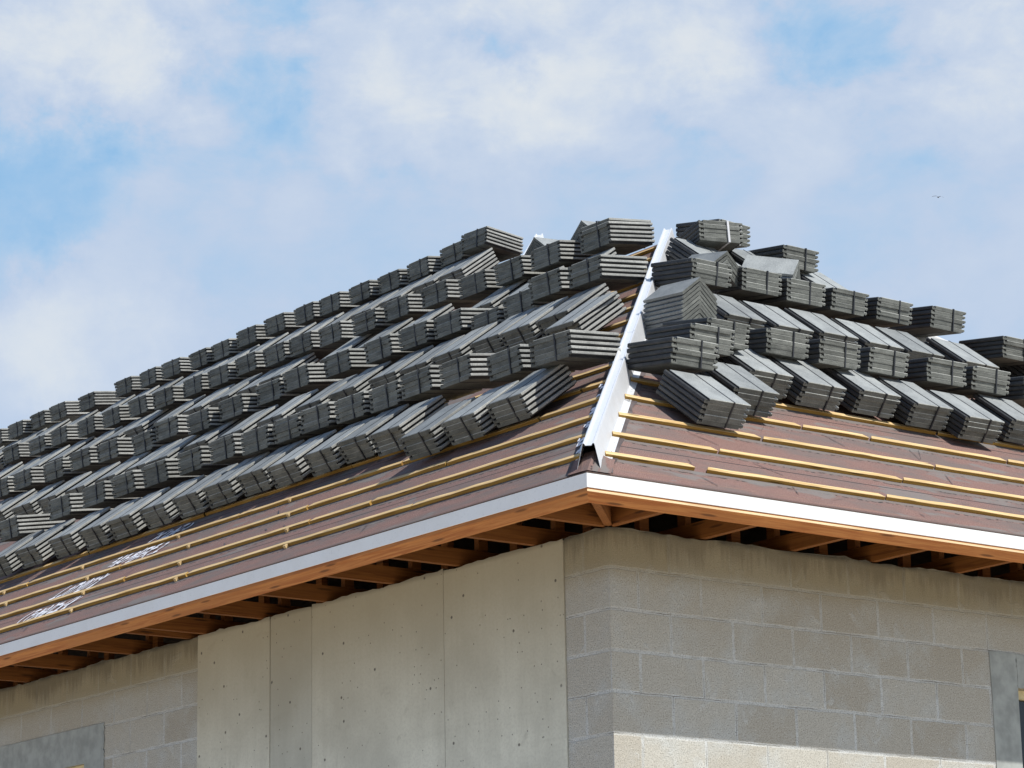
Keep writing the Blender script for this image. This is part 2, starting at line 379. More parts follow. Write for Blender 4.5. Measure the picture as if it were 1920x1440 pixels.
def make_metal(name, c, rough, metal, streak=.12):
    m, nt, b = mat(name, rough, .5); g = G(nt)
    uv = g.n('ShaderNodeTexCoord').outputs['Object']
    n1 = g.noise(g.mapping(uv, (1, 1, 1)), 5, 4, .6); n2 = g.noise(uv, 90, 2, .6)
    col = g.mix(g.smooth(n1, .35, .7), c, tuple(x * (1 - streak) for x in c))
    col = g.mix(g.math('MULTIPLY', g.smooth(n2, .62, .7), .25), col, tuple(x * .6 for x in c))
    g.l(col, b.inputs['Base Color'])
    rr = g.smooth(n1, .3, .7, rough * .8, rough * 1.25); g.l(rr, b.inputs['Roughness'])
    b.inputs['Metallic'].default_value = metal
    g.bump(n1, b, .12, .01)
    return m
M_drip = make_metal('white_painted_drip_edge', (.80, .80, .79), .45, 0.0, .06)
M_flash = make_metal('galvanised_hip_flashing', (.80, .81, .82), .38, .35, .10)

# ------------------------------------------------------------------ ground
gm = MB()
R_ = 900.0
gm.poly([(-R_, -R_, GROUND), (R_, -R_, GROUND), (R_, R_, GROUND), (-R_, R_, GROUND)], [(-R_, -R_), (R_, -R_), (R_, R_), (-R_, R_)])
def make_ground():
    m, nt, b = mat('sandy_building_plot', .95, .2); g = G(nt)
    tc = g.n('ShaderNodeTexCoord').outputs['Object']
    a = g.noise(tc, .25, 5, .6); f = g.noise(tc, 14, 4, .7)
    col = g.mix(g.smooth(a, .35, .65), (.53, .48, .40), (.65, .60, .52))
    col = g.mix(g.math('MULTIPLY', g.smooth(f, .4, .7), .4), col, (.30, .25, .18))
    g.l(col, b.inputs['Base Color']); g.bump(f, b, .4, .03)
    return m
tag(gm.obj('ground', make_ground()), kind='structure')

# ------------------------------------------------------------------ the house
HLOC = Vector((0, 0, GROUND))
house = tag(empty('house', HLOC), 'unfinished concrete block house with white eaves and hipped roof loaded with tile stacks', 'house')
def hp(mb, name, mats, label=None, parent=None):
    o = mb.obj(name, mats)
    if parent is None:
        o.parent = house; o.matrix_parent_inverse = Matrix.Translation(-HLOC)
    else:
        o.parent = parent
    if label: o['label'] = label
    return o

rw = random.Random(3)
def ragged(n, amp=.006):
    return [rw.uniform(-amp, amp) for _ in range(n)]

def wall_strip(mb, fn, u0, u1, z0, ztop, step=.05, rag=True, thick=.2, mi=0, ends=(1, 1)):
    """vertical wall front from u0 to u1; fn(u, d, z) -> point with d metres behind the face"""
    n = max(1, int(round(abs(u1 - u0) / step)))
    us = [u0 + (u1 - u0) * i / n for i in range(n + 1)]
    prev = None
    zt = []
    for i, u in enumerate(us):
        z = ztop
        if rag:
            z += rw.uniform(-.005, .004) + .004 * math.sin(u * 9.1) + (rw.uniform(.0, .008) if rw.random() < .15 else 0)
        zt.append(z)
    for i in range(n):
        a, b_ = us[i], us[i + 1]
        mb.poly([fn(a, 0, z0), fn(b_, 0, z0), fn(b_, 0, zt[i + 1]), fn(a, 0, zt[i])], [(a, z0), (b_, z0), (b_, zt[i + 1]), (a, zt[i])], mi)
        mb.poly([fn(a, 0, zt[i]), fn(b_, 0, zt[i + 1]), fn(b_, thick, zt[i + 1] - .004), fn(a, thick, zt[i] - .004)],
                [(a, ztop), (b_, ztop), (b_, ztop), (a, ztop)], mi)
    a, b_ = us[0], us[-1]
    mb.poly([fn(a, thick, z0), fn(b_, thick, z0), fn(b_, thick, ztop - .01), fn(a, thick, ztop - .01)], [(a, z0), (b_, z0), (b_, ztop), (a, ztop)], mi)
    for u, on in ((a, ends[0]), (b_, ends[1])):
        if not on: continue
        mb.poly([fn(u, 0, z0), fn(u, thick, z0), fn(u, thick, ztop - .01), fn(u, 0, ztop - .01)], [(0, z0), (.2, z0), (.2, ztop), (0, ztop)], mi)
    if z0 > GROUND + .1:
        mb.poly([fn(a, 0, z0), fn(b_, 0, z0), fn(b_, thick, z0), fn(a, thick, z0)], [(a, 0), (b_, 0), (b_, .2), (a, .2)], mi)

fR = lambda u, d, z: (-d, u, z)           # right wall, u = y
fL = lambda u, d, z: (-u, d, z)           # left wall, u = distance to the left of the corner
WR = 6.32
# right wall with a window opening
OY0, OY1, OZ1, OZ0 = 2.83, 4.25, -.392, -1.75
mb = MB()
wall_strip(mb, fR, 0, OY0, GROUND, ZT, ends=(0, 1))
wall_strip(mb, fR, OY1, WR, GROUND, ZT)
wall_strip(mb, fR, OY0, OY1, OZ1, ZT)
wall_strip(mb, fR, OY0, OY1, GROUND, OZ0, rag=False)
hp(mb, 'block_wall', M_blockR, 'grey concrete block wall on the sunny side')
mb = MB()
fRp = lambda u, d, z: (.005 - d, u, z)
def panel(mb, fn, u0, u1, z0, z1, th=.0045):
    """thin rendered sheet with slightly wavy edges"""
    n = 14
    zs = [z0 + (z1 - z0) * i / n for i in range(n + 1)]
    l = [u0 + rw.uniform(-.006, .006) for _ in zs]; r = [u1 for _ in zs]
    for i in range(n):
        mb.poly([fn(l[i], 0, zs[i]), fn(r[i], 0, zs[i]), fn(r[i + 1], 0, zs[i + 1]), fn(l[i + 1], 0, zs[i + 1])],
                [(l[i], zs[i]), (r[i], zs[i]), (r[i + 1], zs[i + 1]), (l[i + 1], zs[i + 1])])
        mb.poly([fn(l[i], 0, zs[i]), fn(l[i], th, zs[i]), fn(l[i + 1], th, zs[i + 1]), fn(l[i + 1], 0, zs[i + 1])], [(0, 0), (0, .01), (.1, .01), (.1, 0)])
    mb.poly([fn(l[-1], 0, z1), fn(r[-1], 0, z1), fn(r[-1], th, z1), fn(l[-1], th, z1)], [(0, 0), (1, 0), (1, .01), (0, .01)])
panel(mb, fRp, 2.625, OY0, GROUND + .01, -.205)
panel(mb, fRp, OY0, 4.5, OZ1, -.207)
panel(mb, fRp, OY1, 4.5, OZ0, OZ1)
hp(mb, 'window_surround', M_stucco, 'smooth grey rendered surround of the window opening')
def window(fn, u0, u1, z0, z1, rec=.07):
    w = MB()
    t = .045
    for (a, b_, c, d) in ((u0, u1, z1 - t, z1), (u0, u1, z0, z0 + t), (u0, u0 + t, z0 + t, z1 - t), (u1 - t, u1, z0 + t, z1 - t), ((u0 + u1) / 2 - .02, (u0 + u1) / 2 + .02, z0 + t, z1 - t)):
        p = [Vector(fn(a, rec, c)), Vector(fn(b_, rec, c)), Vector(fn(a, rec + .06, c)), Vector(fn(a, rec, d))]
        w.box(p[0], p[1] - p[0], p[2] - p[0], p[3] - p[0])
    fo = hp(w, 'window', M_frame, 'cream framed window opening')
    q = MB()
    q.poly([fn(u0 + t, rec + .035, z0 + t), fn(u1 - t, rec + .035, z0 + t), fn(u1 - t, rec + .035, z1 - t), fn(u0 + t, rec + .035, z1 - t)])
    o = q.obj('pane', M_glass); o.parent = fo
m_, nt_, b_ = mat('dark_window_glass', .08, .5); b_.inputs['Base Color'].default_value = (.012, .014, .016, 1); M_glass = m_
window(fR, OY0, OY1, OZ0, OZ1)

# left wall: block return at the corner, cast panels, block again, lintel and window
LOU0, LOU1, LOZ1, LOZ0 = 5.235, 6.9, -.412, -1.75
mb = MB()
wall_strip(mb, fL, .0, .352, GROUND, ZT, ends=(0, 1))
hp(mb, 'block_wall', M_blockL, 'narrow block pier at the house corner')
for (a, b_, mt, lab, pr) in ((.354, 1.375, M_cast, 'smooth cast concrete panel nearest the house corner', .008), (1.381, 2.639, M_cast, 'wide smooth cast concrete panel in the middle of the wall', .006),
                         (2.645, 3.073, M_cast2, 'narrow stained grey cast concrete panel', .004), (3.079, 3.872, M_cast, 'smooth cast concrete panel beside the far blockwork', .006)):
    mb = MB()
    fP = lambda u, d, z, pr=pr: (-u, d - pr, z)
    wall_strip(mb, fP, a, b_, GROUND, ZT, thick=.2 + pr)
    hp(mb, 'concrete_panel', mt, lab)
# shadow gaps behind the panel joints
mb = MB()
for u in (.353, 1.378, 2.642, 3.076, 3.874):
    mb.box((-u - .004, .012, GROUND), (.008, 0, 0), (0, .15, 0), (0, 0, ZT - GROUND - .01))
hp(mb, 'joint_filler', M_dark)
mb = MB()
XW = 18.2
wall_strip(mb, fL, 3.876, LOU0, GROUND, ZT)
wall_strip(mb, fL, LOU0, LOU1, LOZ1, ZT)
wall_strip(mb, fL, LOU1, XW, GROUND, ZT)
wall_strip(mb, fL, LOU0, LOU1, GROUND, LOZ0, rag=False)
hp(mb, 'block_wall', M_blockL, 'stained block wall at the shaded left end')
mb = MB()
fLp = lambda u, d, z: (-u, d - .006, z)
panel(mb, fLp, 4.99, 7.4, LOZ1, -.185)
panel(mb, fLp, 4.99, LOU0, LOZ0, LOZ1)
panel(mb, fLp, LOU1, 7.4, LOZ0, LOZ1)
hp(mb, 'window_surround', M_stucco, 'smooth grey lintel over the far left window')
window(fL, LOU0, LOU1, LOZ0, LOZ1, .03)
# back and end walls (out of view)
mb = MB()
yb = -E_OV + 2 * HW - E_OV
mb.box((XM - E_OV, yb - .2, GROUND), (-(XM - E_OV) - .2, 0, 0), (0, .2, 0), (0, 0, ZT - GROUND))
mb.box((XM - E_OV - .2, yb - .2, GROUND), (.2, 0, 0), (0, 2 * HM - 2 * HW, 0), (0, 0, ZT - GROUND))
mb.box((-XW, yb + 2 * HM - 2 * HW, GROUND), (XW + XM - E_OV, 0, 0), (0, .2, 0), (0, 0, ZT - GROUND))
mb.box((-XW, .21, GROUND), (.2, 0, 0), (0, yb + 2 * HM - 2 * HW - .21, 0), (0, 0, ZT - GROUND))
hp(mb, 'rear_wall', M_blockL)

# ------------------------------------------------------------------ roof planes
zr = ZF + P * HW; zm = ZF + P * HM
A1 = (E_OV - HW, -E_OV + HW, zr)
RJ = (XM - HW, -E_OV + HW, zr)
A2 = (XM - HM, -E_OV + HM, zm)
uvL = lambda p: (p[0] - E_OV, (p[1] + E_OV) * NP)
def slope_obj(pts, uvf, lab, name='roof_slope'):
    mb = MB()
    mb.poly(pts, [uvf(p) for p in pts], 0)
    th = .0035
    lo = [(p[0], p[1], p[2] - th) for p in pts]
    mb.poly(list(reversed(lo)), None, 1)
    k = len(pts)
    for i in range(k):
        mb.poly([pts[i], lo[i], lo[(i + 1) % k], pts[(i + 1) % k]], None, 1)
    return hp(mb, name, [M_mem, M_under], lab)
OV = .004
slope_obj([(E_OV, -E_OV, ZF), A1, RJ, A2, (XL, A2[1], zm), (XL, -E_OV, ZF)], uvL, 'long left slope of red brown felt under the battens')
FR = (E_OV, -E_OV + 2 * HW, ZF)
slope_obj([(E_OV, -E_OV, ZF), FR, A1], lambda p: (p[1] + E_OV, (E_OV - p[0]) * NP), 'triangular right slope of red brown felt')
VE = (XM, RJ[1] + HW, ZF)
slope_obj([FR, VE, RJ, A1], lambda p: (p[0], (-E_OV + 2 * HW - p[1]) * NP), None)
FM = (XM, -E_OV + 2 * HM, ZF)
slope_obj([RJ, VE, FM, A2], lambda p: (p[1], (XM - p[0]) * NP), None)
slope_obj([FM, (XL, FM[1], ZF), (XL, A2[1], zm), A2], lambda p: (p[0], (FM[1] - p[1]) * NP), None)
mb = MB(); mb.poly([(XL, -E_OV, ZF - .03), (XL, FM[1], ZF - .03), (XL, A2[1], zm - .03)])
hp(mb, 'gable_end', M_under)

# points on the two visible slopes: (x or y, distance up the slope, height above the slope)
def PL(x, s, h=0.0): return Vector((x, -E_OV + s / NP - h * P / NP, ZF + s * P / NP + h / NP))
def PR(y, s, h=0.0): return Vector((E_OV - s / NP + h * P / NP, y, ZF + s * P / NP + h / NP))

# hip underlay strips (both sides of the near hip)
mb = MB(); rh = random.Random(5)
for side in (0, 1):
    n = 46; last = None
    for i in range(n + 1):
        t = .02 + (HW - .05) * i / n             # horizontal run of the hip
        s = t * NP
        wd = .15 + rh.uniform(-.012, .012)
        if side == 0: row = (PL(E_OV - t, s, .004), PL(E_OV - t - wd, s, .004))
        else: row = (PR(-E_OV + t, s, .004), PR(-E_OV + t + wd, s, .004))
        if last: mb.poly([last[0], last[1], row[1], row[0]])
        last = row
hp(mb, 'hip_underlay', M_hipfelt, 'dark felt strip laid along the hip')

# felt rolled over the corner below the flashing
mb = MB()
n = 8
for i in range(n):
    for j in range(8):
        def q(a, b_):
            t = .005 + .16 * a / n; k = (b_ / 8 - .5) * 2          # k -1 left .. 1 right
            wd = .14 * abs(k)
            s = t * NP
            hgt = .006 + .030 * math.exp(-(k * 2.1) ** 2) * min(1, a / n * 1.6)
            if k < 0: return PL(E_OV - t - wd, s, hgt)
            return PR(-E_OV + t + wd, s, hgt)
        mb.poly([q(i, j), q(i + 1, j), q(i + 1, j + 1), q(i, j + 1)], [(i * .05, j * .04), ((i + 1) * .05, j * .04), ((i + 1) * .05, (j + 1) * .04), (i * .05, (j + 1) * .04)])
hp(mb, 'hip_felt_cap', M_mem, 'felt folded over the eave corner')

# ------------------------------------------------------------------ eaves: drip edge, fascia
def eave_run(sec, side, n0, n1, tone=None):
    """sec (out, z) swept along an eave; mitred at the corner"""
    mb = MB()
    k = len(sec)
    L = 0
    segs = 60
    pts = []
    for i in range(segs + 1):
        t = n0 + (n1 - n0) * i / segs
        row = []
        for (o, z) in sec:
            zz = z
            if side == 'L':
                row.append((min(t, E_OV + o) if i == 0 else t, -E_OV - o, zz) if i else (E_OV + o, -E_OV - o, zz))
            else:
                row.append((E_OV + o, t, zz) if i else (E_OV + o, -E_OV - o, zz))
        pts.append(row)
    per = [0]
    for j in range(k): per.append(per[-1] + math.dist(sec[j], sec[(j + 1) % k]))
    for i in range(segs):
        l0, l1 = abs(n1 - n0) * i / segs, abs(n1 - n0) * (i + 1) / segs
        for j in range(k):
            jj = (j + 1) % k
            mb.poly([pts[i][j], pts[i][jj], pts[i + 1][jj], pts[i + 1][j]], [(l0, per[j]), (l0, per[j + 1]), (l1, per[j + 1]), (l1, per[j])], tone[j] if tone and j < len(tone) else 0)
    mb.poly([p for p in pts[0]]); mb.poly([p for p in pts[-1]])
    return mb
drip = [(-.001, ZF - .004), (-.001, ZW), (-.0025, ZW - .002), (-.004, ZW), (-.004, ZF - .004)]
hp(eave_run(drip, 'L', E_OV, XL), 'drip_edge', M_drip, 'white metal drip edge along the shaded eave')
hp(eave_run(drip, 'R', -E_OV, FR[1]), 'drip_edge', M_drip, 'bright white metal drip edge along the sunny eave')
wood = [(-.0055, ZW + .055), (-.0055, ZW - .0075), (-.0045, ZW - .0085), (-.0045, ZW - .019), (-.0075, ZW - .023), (-.015, ZW - .030), (-.029, ZB + .010), (-.036, ZB), (-.054, ZB + .010), (-.049, ZW + .05)]
hp(eave_run(wood, 'L', E_OV, XL), 'fascia_board', M_fasc, 'orange timber fascia of the shaded eave')
hp(eave_run(wood, 'R', -E_OV, FR[1], [0, 0, 1, 0, 0, 0, 0, 0, 0]), 'fascia_board', [M_fasc, M_pale], 'orange timber fascia of the sunny eave')

# ------------------------------------------------------------------ trusses
def truss(origin, d, side, length=2.6, web=True, label=None, tl=None):
    """tail runs from the fascia inwards along d (unit xy); side = unit xy of the thickness"""
    mb = MB()
    o = Vector(origin); d = Vector((*d, 0)); sd = Vector((*side, 0)) * .019
    k = P / math.hypot(1, 1) if abs(d.x) > .1 and abs(d.y) > .1 else P
    up = Vector((0, 0, 1))
    def prism(poly):
        sec = [(a, b_) for a, b_ in poly]
        mb.prism(sec, lambda a, b_, t: o + d * a + up * b_ + sd * t, -1, 1)
    zb = ZT + .003
    t0 = .045
    roof = lambda a: ZF + k * a - .026
    # bottom chord with the tail cut to the slope
    ch = .089
    a_full = (zb + ch - ZF + .026) / k
    prism([(t0, zb), (length, zb), (length, zb + ch), (max(a_full, t0 + .01), zb + ch), (t0, max(roof(t0), zb + .02))])
    # top chord
    th = .095
    bl = length
    if tl is not None: length = max(tl, t0 + .3)
    web = web and length > E_OV + .25
    if length < t0 + a_full + th / k * .6: length = t0 + a_full + th / k * .6
    prism([(t0 + .001 + a_full, roof(t0 + a_full) - th * .0 - .002), (length, roof(length) - .002), (length, roof(length) - th), (t0 + a_full + th / k * .55, max(roof(t0 + a_full + th / k * .55) - th, zb + ch + .001))])
    if web:
        a = E_OV * (1.414 if k != P else 1) + .12
        prism([(a, zb + ch + .001), (a + .06, zb + ch + .001), (a + .06, roof(a) - th - .001), (a, roof(a) - th - .03)])
    o2 = hp(mb, 'roof_truss', M_truss, label)
    return o2
xs = [-.022, -.592, -1.25, -1.857, -2.513, -3.17, -3.80, -4.0, -4.69, -5.43, -6.04, -6.65, -7.26, -7.87, -8.48, -9.09, -9.7, -10.31, -10.92]
for x in xs: truss((x, -E_OV, 0), (0, 1), (1, 0), E_OV + .75 if x < -.1 else E_OV + .03, tl=min(3.0, E_OV - x - .06))
ys = [.022, .62, 1.226, 1.80, 2.427, 3.04, 3.65, 4.26, 4.87]
for y in ys: truss((E_OV, y, 0), (-1, 0), (0, 1), E_OV + .75 if y > .1 else E_OV + .03, tl=min(2.8, E_OV + y - .06))
r2 = math.sqrt(.5)
truss((E_OV, -E_OV, 0), (-r2, r2), (r2, r2), (E_OV + .05) * 1.414, True, 'diagonal hip truss tail at the eave corner')
# plate and blocking on top of the wall, a little inside
for i in range(16):
    mb = MB(); mb.box((-.35 - i * .61, .12, ZT + .004), (.06, 0, 0), (0, .04, 0), (0, 0, .36))
    hp(mb, 'blocking', M_truss)
for i in range(9):
    mb = MB(); mb.box((-.16, .3 + i * .61, ZT + .004), (.04, 0, 0), (0, .06, 0), (0, 0, .36))
    hp(mb, 'blocking', M_truss)

# ------------------------------------------------------------------ battens
rb = random.Random(11)
def batten(side, a0, a1, s, cut0=0, cut1=0):
    """one length of batten from a0 to a1 along the eave direction, lower edge at s"""
    mb = MB()
    n = max(2, int(abs(a1 - a0) / .16))
    F = PL if side == 'L' else PR
    w, t = .038, .0195
    rows = []
    bow = rb.uniform(-.004, .004)
    for i in range(n + 1):
        f = i / n
        a = a0 + (a1 - a0) * f
        ds = bow * math.sin(PI * f) + rb.uniform(-.0022, .0022)
        c = 0
        if i == 0: c = cut0
        if i == n: c = cut1
        top = t + rb.uniform(-.0018, .0014)
        rows.append([F(a, s + ds, .001), F(a + c, s + w + ds, .001), F(a + c, s + w + ds, top), F(a, s + .0015 + ds, top), F(a, s + ds, top - .0015)])
    uvv = [0, .036, .066, .10, .103, .13]
    sg = 1
    for i in range(n):
        l0, l1 = a0 + (a1 - a0) * i / n, a0 + (a1 - a0) * (i + 1) / n
        for j in range(5):
            jj = (j + 1) % 5
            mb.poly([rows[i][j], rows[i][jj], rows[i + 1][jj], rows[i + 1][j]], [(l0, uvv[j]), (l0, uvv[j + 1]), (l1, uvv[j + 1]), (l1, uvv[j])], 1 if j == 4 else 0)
    mb.poly(rows[0], None, 1); mb.poly(rows[-1], None, 1)
    hp(mb, 'batten', [M_bat, M_batf])
RJN = {0: [.18, .241, 1.448], 1: [.545, 1.824], 2: [1.067, 2.319], 3: [1.584, 2.086, 3.161], 4: [.66, 1.2, 2.864]}
LJN = {0: [-1.02, -3.25, -5.6, -8.0], 1: [-1.75, -2.35, -4.4, -6.3], 2: [-1.398, -2.75, -4.9, -7.2], 3: [-.9, -2.158, -3.9, -6.6], 4: [-.85, -3.031, -4.7, -6.2]}
for k in range(15):
    s = S1 + GA * k - .018
    t = s / NP
    # right slope
    y0 = -E_OV + t + (.075 if k < 5 else .09); y1 = -E_OV + 2 * HW - t - .1
    cuts = RJN.get(k, [])
    if y1 > y0 + .2:
        ps = [y0] + [c for c in cuts if y0 + .1 < c < y1] + [y1]
        i = 0
        while i < len(ps) - 1:
            a, b_ = ps[i], ps[i + 1]
            if k == 0 and abs(a - .18) < .01: i += 1; continue
            batten('R', a + (.008 if i else 0), b_ - .006, s + rb.uniform(-.004, .004), .03 if i else .02, -.02)
            i += 1
    # left slope
    x0 = E_OV - t - (.085 if k < 5 else .10)
    ps = [x0] + [c for c in LJN.get(k, []) if c < x0 - .1] + ([-11.5] if k < 5 else [max(x0 - 3.2, -12)])
    for i in range(len(ps) - 1):
        batten('L', ps[i] - (.006 if i else 0), ps[i + 1] + .004, s + rb.uniform(-.004, .004), -.02, .02)
# cant blocks poking out under the left battens
for k in range(4):
    s = S1 + GA * k - .018
    x = -2.2 - k * .37
    while x > -8:
        mb = MB()
        o = PL(x, s - .022, .001)
        mb.box(o, (.022, 0, 0), PL(x, s - .001, .001) - o, PL(x, s - .022, .019) - o)
        hp(mb, 'batten_spacer', M_bat)
        x -= 1.2 + rb.uniform(-.1, .1)

# ------------------------------------------------------------------ hip flashing (folded metal channel in overlapping lengths)
def hip_channel(org, dxy, t0, t1, lab=None, lift=.0, end_open=True, fl=True):
    """org = hip foot, dxy = plan direction; t = horizontal distance along each axis"""
    mb = MB()
    o = Vector(org); d = Vector((dxy[0], dxy[1], P)); sd = Vector((dxy[1], -dxy[0], 0)).normalized()
    if sd.dot(Vector((1, 1, 0))) < 0 and dxy == (-1, 1): sd = -sd
    c = .100 + lift
    drop = lambda w: -P * w * .7071          # roof falls away from the hip
    prof = [(-.088, drop(.088) + .007), (-.056, drop(.056) + .007), (-.030, c - .004), (-.027, c + .006), (-.020, c + .006), (-.015, c - .004), (.015, c - .004), (.020, c + .006), (.027, c + .006), (.030, c - .004), (.056, drop(.056) + .007), (.088, drop(.088) + .007)]
    if not fl: prof = prof[1:-1]
    th = .0022
    inner = [(w * .985, z - th) for w, z in prof]
    n = 10
    for i in range(n):
        ta, tb = t0 + (t1 - t0) * i / n, t0 + (t1 - t0) * (i + 1) / n
        def q(w, z, t): return o + Vector((d.x, d.y, 0)) * t + Vector((0, 0, P * t + z)) + sd * w
        for j in range(len(prof) - 1):
            a, b_ = prof[j], prof[j + 1]
            mb.poly([q(*a, ta), q(*b_, ta), q(*b_, tb), q(*a, tb)])
            a2, b2 = inner[j], inner[j + 1]
            mb.poly([q(*b2, ta), q(*a2, ta), q(*a2, tb), q(*b2, tb)])
        if i == 0:
            for j in range(len(prof) - 1):
                mb.poly([q(*prof[j], ta), q(*inner[j], ta), q(*inner[j + 1], ta), q(*prof[j + 1], ta)])
    return hp(mb, 'hip_flashing', M_flash, lab)
foot = (E_OV, -E_OV, ZF)
cutp = [.072, .95, 1.67, 1.96, 2.62, 3.2, 3.69]
names = ['lowest', 'second', 'third', 'fourth', 'fifth', 'topmost']
for i in range(6):
    hip_channel(foot, (-1, 1), cutp[i], cutp[i + 1] + .03, names[i] + ' length of white metal hip flashing', lift=-.0025 * (i % 2))
hip_channel((XM, -E_OV, ZF), (-1, 1), 3.9, 4.55, 'white metal flashing on the far main hip', 0)
hip_channel((XM, -E_OV, ZF), (-1, 1), 4.50, HM + .06, 'upper white metal flashing on the far main hip', .003)
hip_channel(FM, (-1, -1), HM - .62, HM - .1, 'short white flashing behind the ridge', 0)
for a in (0.1, 1.0, 1.9, 2.8): hip_channel(FR, (-1, -1), a, a + .93, 'white metal flashing on the hip beyond the right slope', .003 * (a > 1.5))
# nail heads on the lit flange
rn = random.Random(9)
t = .13; nn = 0
def disc(mb, c, r, F, a, sl, h):
    pts = [F(a + r * math.cos(q * PI / 3), sl + r * math.sin(q * PI / 3), h) for q in range(6)]
    mb.poly(pts)
while t < 1.3:
    off = .074 + rn.uniform(-.006, .006)          # distance from the hip, measured across it
    mb = MB()
    disc(mb, None, .0035, PR, -E_OV + t + off * .7071, (t - off * .7071) * NP, .0165)
    hp(mb, 'nail_head', M_strap); nn += 1
    t += rn.choice([.045, .06, .08])
# thin tar trails on the felt
for i in range(34):
    side = 'R' if i % 2 else 'L'
    F = PR if side == 'R' else PL
    a = rn.uniform(.2, 3.2) if side == 'R' else rn.uniform(-7, -.3)
    s0 = rn.choice([.05, .31, .62, .92]) + rn.uniform(0, .06)
    ln = rn.uniform(.04, .17); lean = rn.uniform(-.12, .12)
    mb = MB(); last = None
    for q in range(7):
        f = q / 6
        w_ = .0022 + .0012 * math.sin(PI * f)
        p0 = F(a + lean * f + rn.uniform(-.002, .002), s0 + ln * f, .004); p1 = F(a + lean * f + w_ * 1.4, s0 + ln * f + w_, .004)
        if last: mb.poly([last[0], last[1], p1, p0])
        last = (p0, p1)
    hp(mb, 'tar_trail', M_strap)
# frayed sealant blobs beside the shaded flange
rs = random.Random(21)
mbs = MB()
for i in range(26):
    t = rs.uniform(.25, 1.2); w = .115 + rs.uniform(.0, .03)
    c = PL(E_OV - t - w, t * NP, .008)
    r = rs.uniform(.006, .014)
    for a in range(5):
        a0, a1 = a * 2 * PI / 5, (a + 1) * 2 * PI / 5
        u_, v_ = Vector((1, 0, 0)), Vector((0, 1 / NP, P / NP))
        mbs.poly([c + (u_ * math.cos(a0) + v_ * math.sin(a0) * 2.2) * r, c + (u_ * math.cos(a1) + v_ * math.sin(a1) * 2.2) * r, c + Vector((0, -P / NP, 1 / NP)) * r * .7])
hp(mbs, 'sealant', M_paint)

# ------------------------------------------------------------------ illegible white spray marks between the battens
rp = random.Random(4)
def scribble(x0, x1, s0, s1):
    mb = MB()
    n = int(abs(x1 - x0) / .055)
    for i in range(n):
        x = x0 + (x1 - x0) * (i + rp.uniform(0, .6)) / n
        a0 = s0 + rp.uniform(0, .25) * (s1 - s0); a1 = s1 - rp.uniform(0, .3) * (s1 - s0)
        bend = rp.uniform(-.05, .05); lean = rp.uniform(-.02, .05)
        last = None; m = 8
        wd = rp.uniform(.013, .024)
        for j in range(m + 1):
            f = j / m
            p = PL(x + lean * f + bend * math.sin(PI * f), a0 + (a1 - a0) * f, .006); q_ = PL(x + lean * f + bend * math.sin(PI * f) + wd, a0 + (a1 - a0) * f, .006)
            if last: mb.poly([last[0], last[1], q_, p])
            last = (p, q_)
        for r_ in range(2):
            if rp.random() < .75:
                a = rp.uniform(s0, s1 - .05); w_ = rp.uniform(.03, .09); hh = rp.uniform(.012, .03)
                mb.poly([PL(x - w_ * .5, a + .006, .0075), PL(x, a, .0075), PL(x + w_ * .5, a + .012, .0075), PL(x + w_ * .4, a + hh, .0075), PL(x - w_ * .1, a + hh + .008, .0075), PL(x - w_ * .5, a + hh * .8, .0075)])
    hp(mb, 'paint_marking', M_paint, 'white illegible spray painted scrawl on the felt')
scribble(-5.45, -4.80, .30, .50); scribble(-5.48, -4.93, .61, .82); scribble(-5.25, -4.60, .92, 1.13); scribble(-5.14, -4.70, 1.22, 1.42)

# ------------------------------------------------------------------ tile bundles
TW, TL, TT = .315, .375, .0285
SEC = [(.006, 0), (.287, 0), (.289, .004), (.291, .0125), (.299, .0125), (.301, .0085), (.306, .0085), (.308, .0125), (.3135, .013), (.315, .015), (.315, .0265), (.313, .0285),
       (.038, .0285), (.034, .0265), (.033, .0115), (.027, .011), (.026, .0185), (.021, .0185), (.020, .012), (.015, .012), (.014, .0235), (.006, .0250), (.001, .020), (0, .0060)]
# tone of every strip of the section: 0 top, 2 dark left lock, 3 pale right edge
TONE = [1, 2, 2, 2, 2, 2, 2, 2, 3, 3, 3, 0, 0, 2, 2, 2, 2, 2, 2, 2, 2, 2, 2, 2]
def tile_mesh(seed):
    r = random.Random(seed)
    mb = MB()
    k = len(SEC)
    ys = [0, .004, TL * .5, TL - .004, TL]
    wob = [(r.uniform(-.0006, .0006), r.uniform(-.0006, .0006)) for _ in SEC]
    def q(j, i):
        x, z = SEC[j % k]
        if i == 0:
            return (x + wob[j % k][0], .0 + (abs(wob[j % k][1]) * 2), z + (-.0034 if z > .02 else .0008))
        return (x, ys[i], z)
    for i in range(len(ys) - 1):
        for j in range(k):
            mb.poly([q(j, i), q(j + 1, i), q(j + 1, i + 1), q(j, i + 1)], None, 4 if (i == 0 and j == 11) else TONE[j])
    # cut ends split into quads-ish pieces
    for i in (0, len(ys) - 1):
        mb.poly([q(j, i) for j in range(k)], None, 1)
    return mb.mesh('roof_tile', M_tile)
TILES = [tile_mesh(i) for i in range(4)]
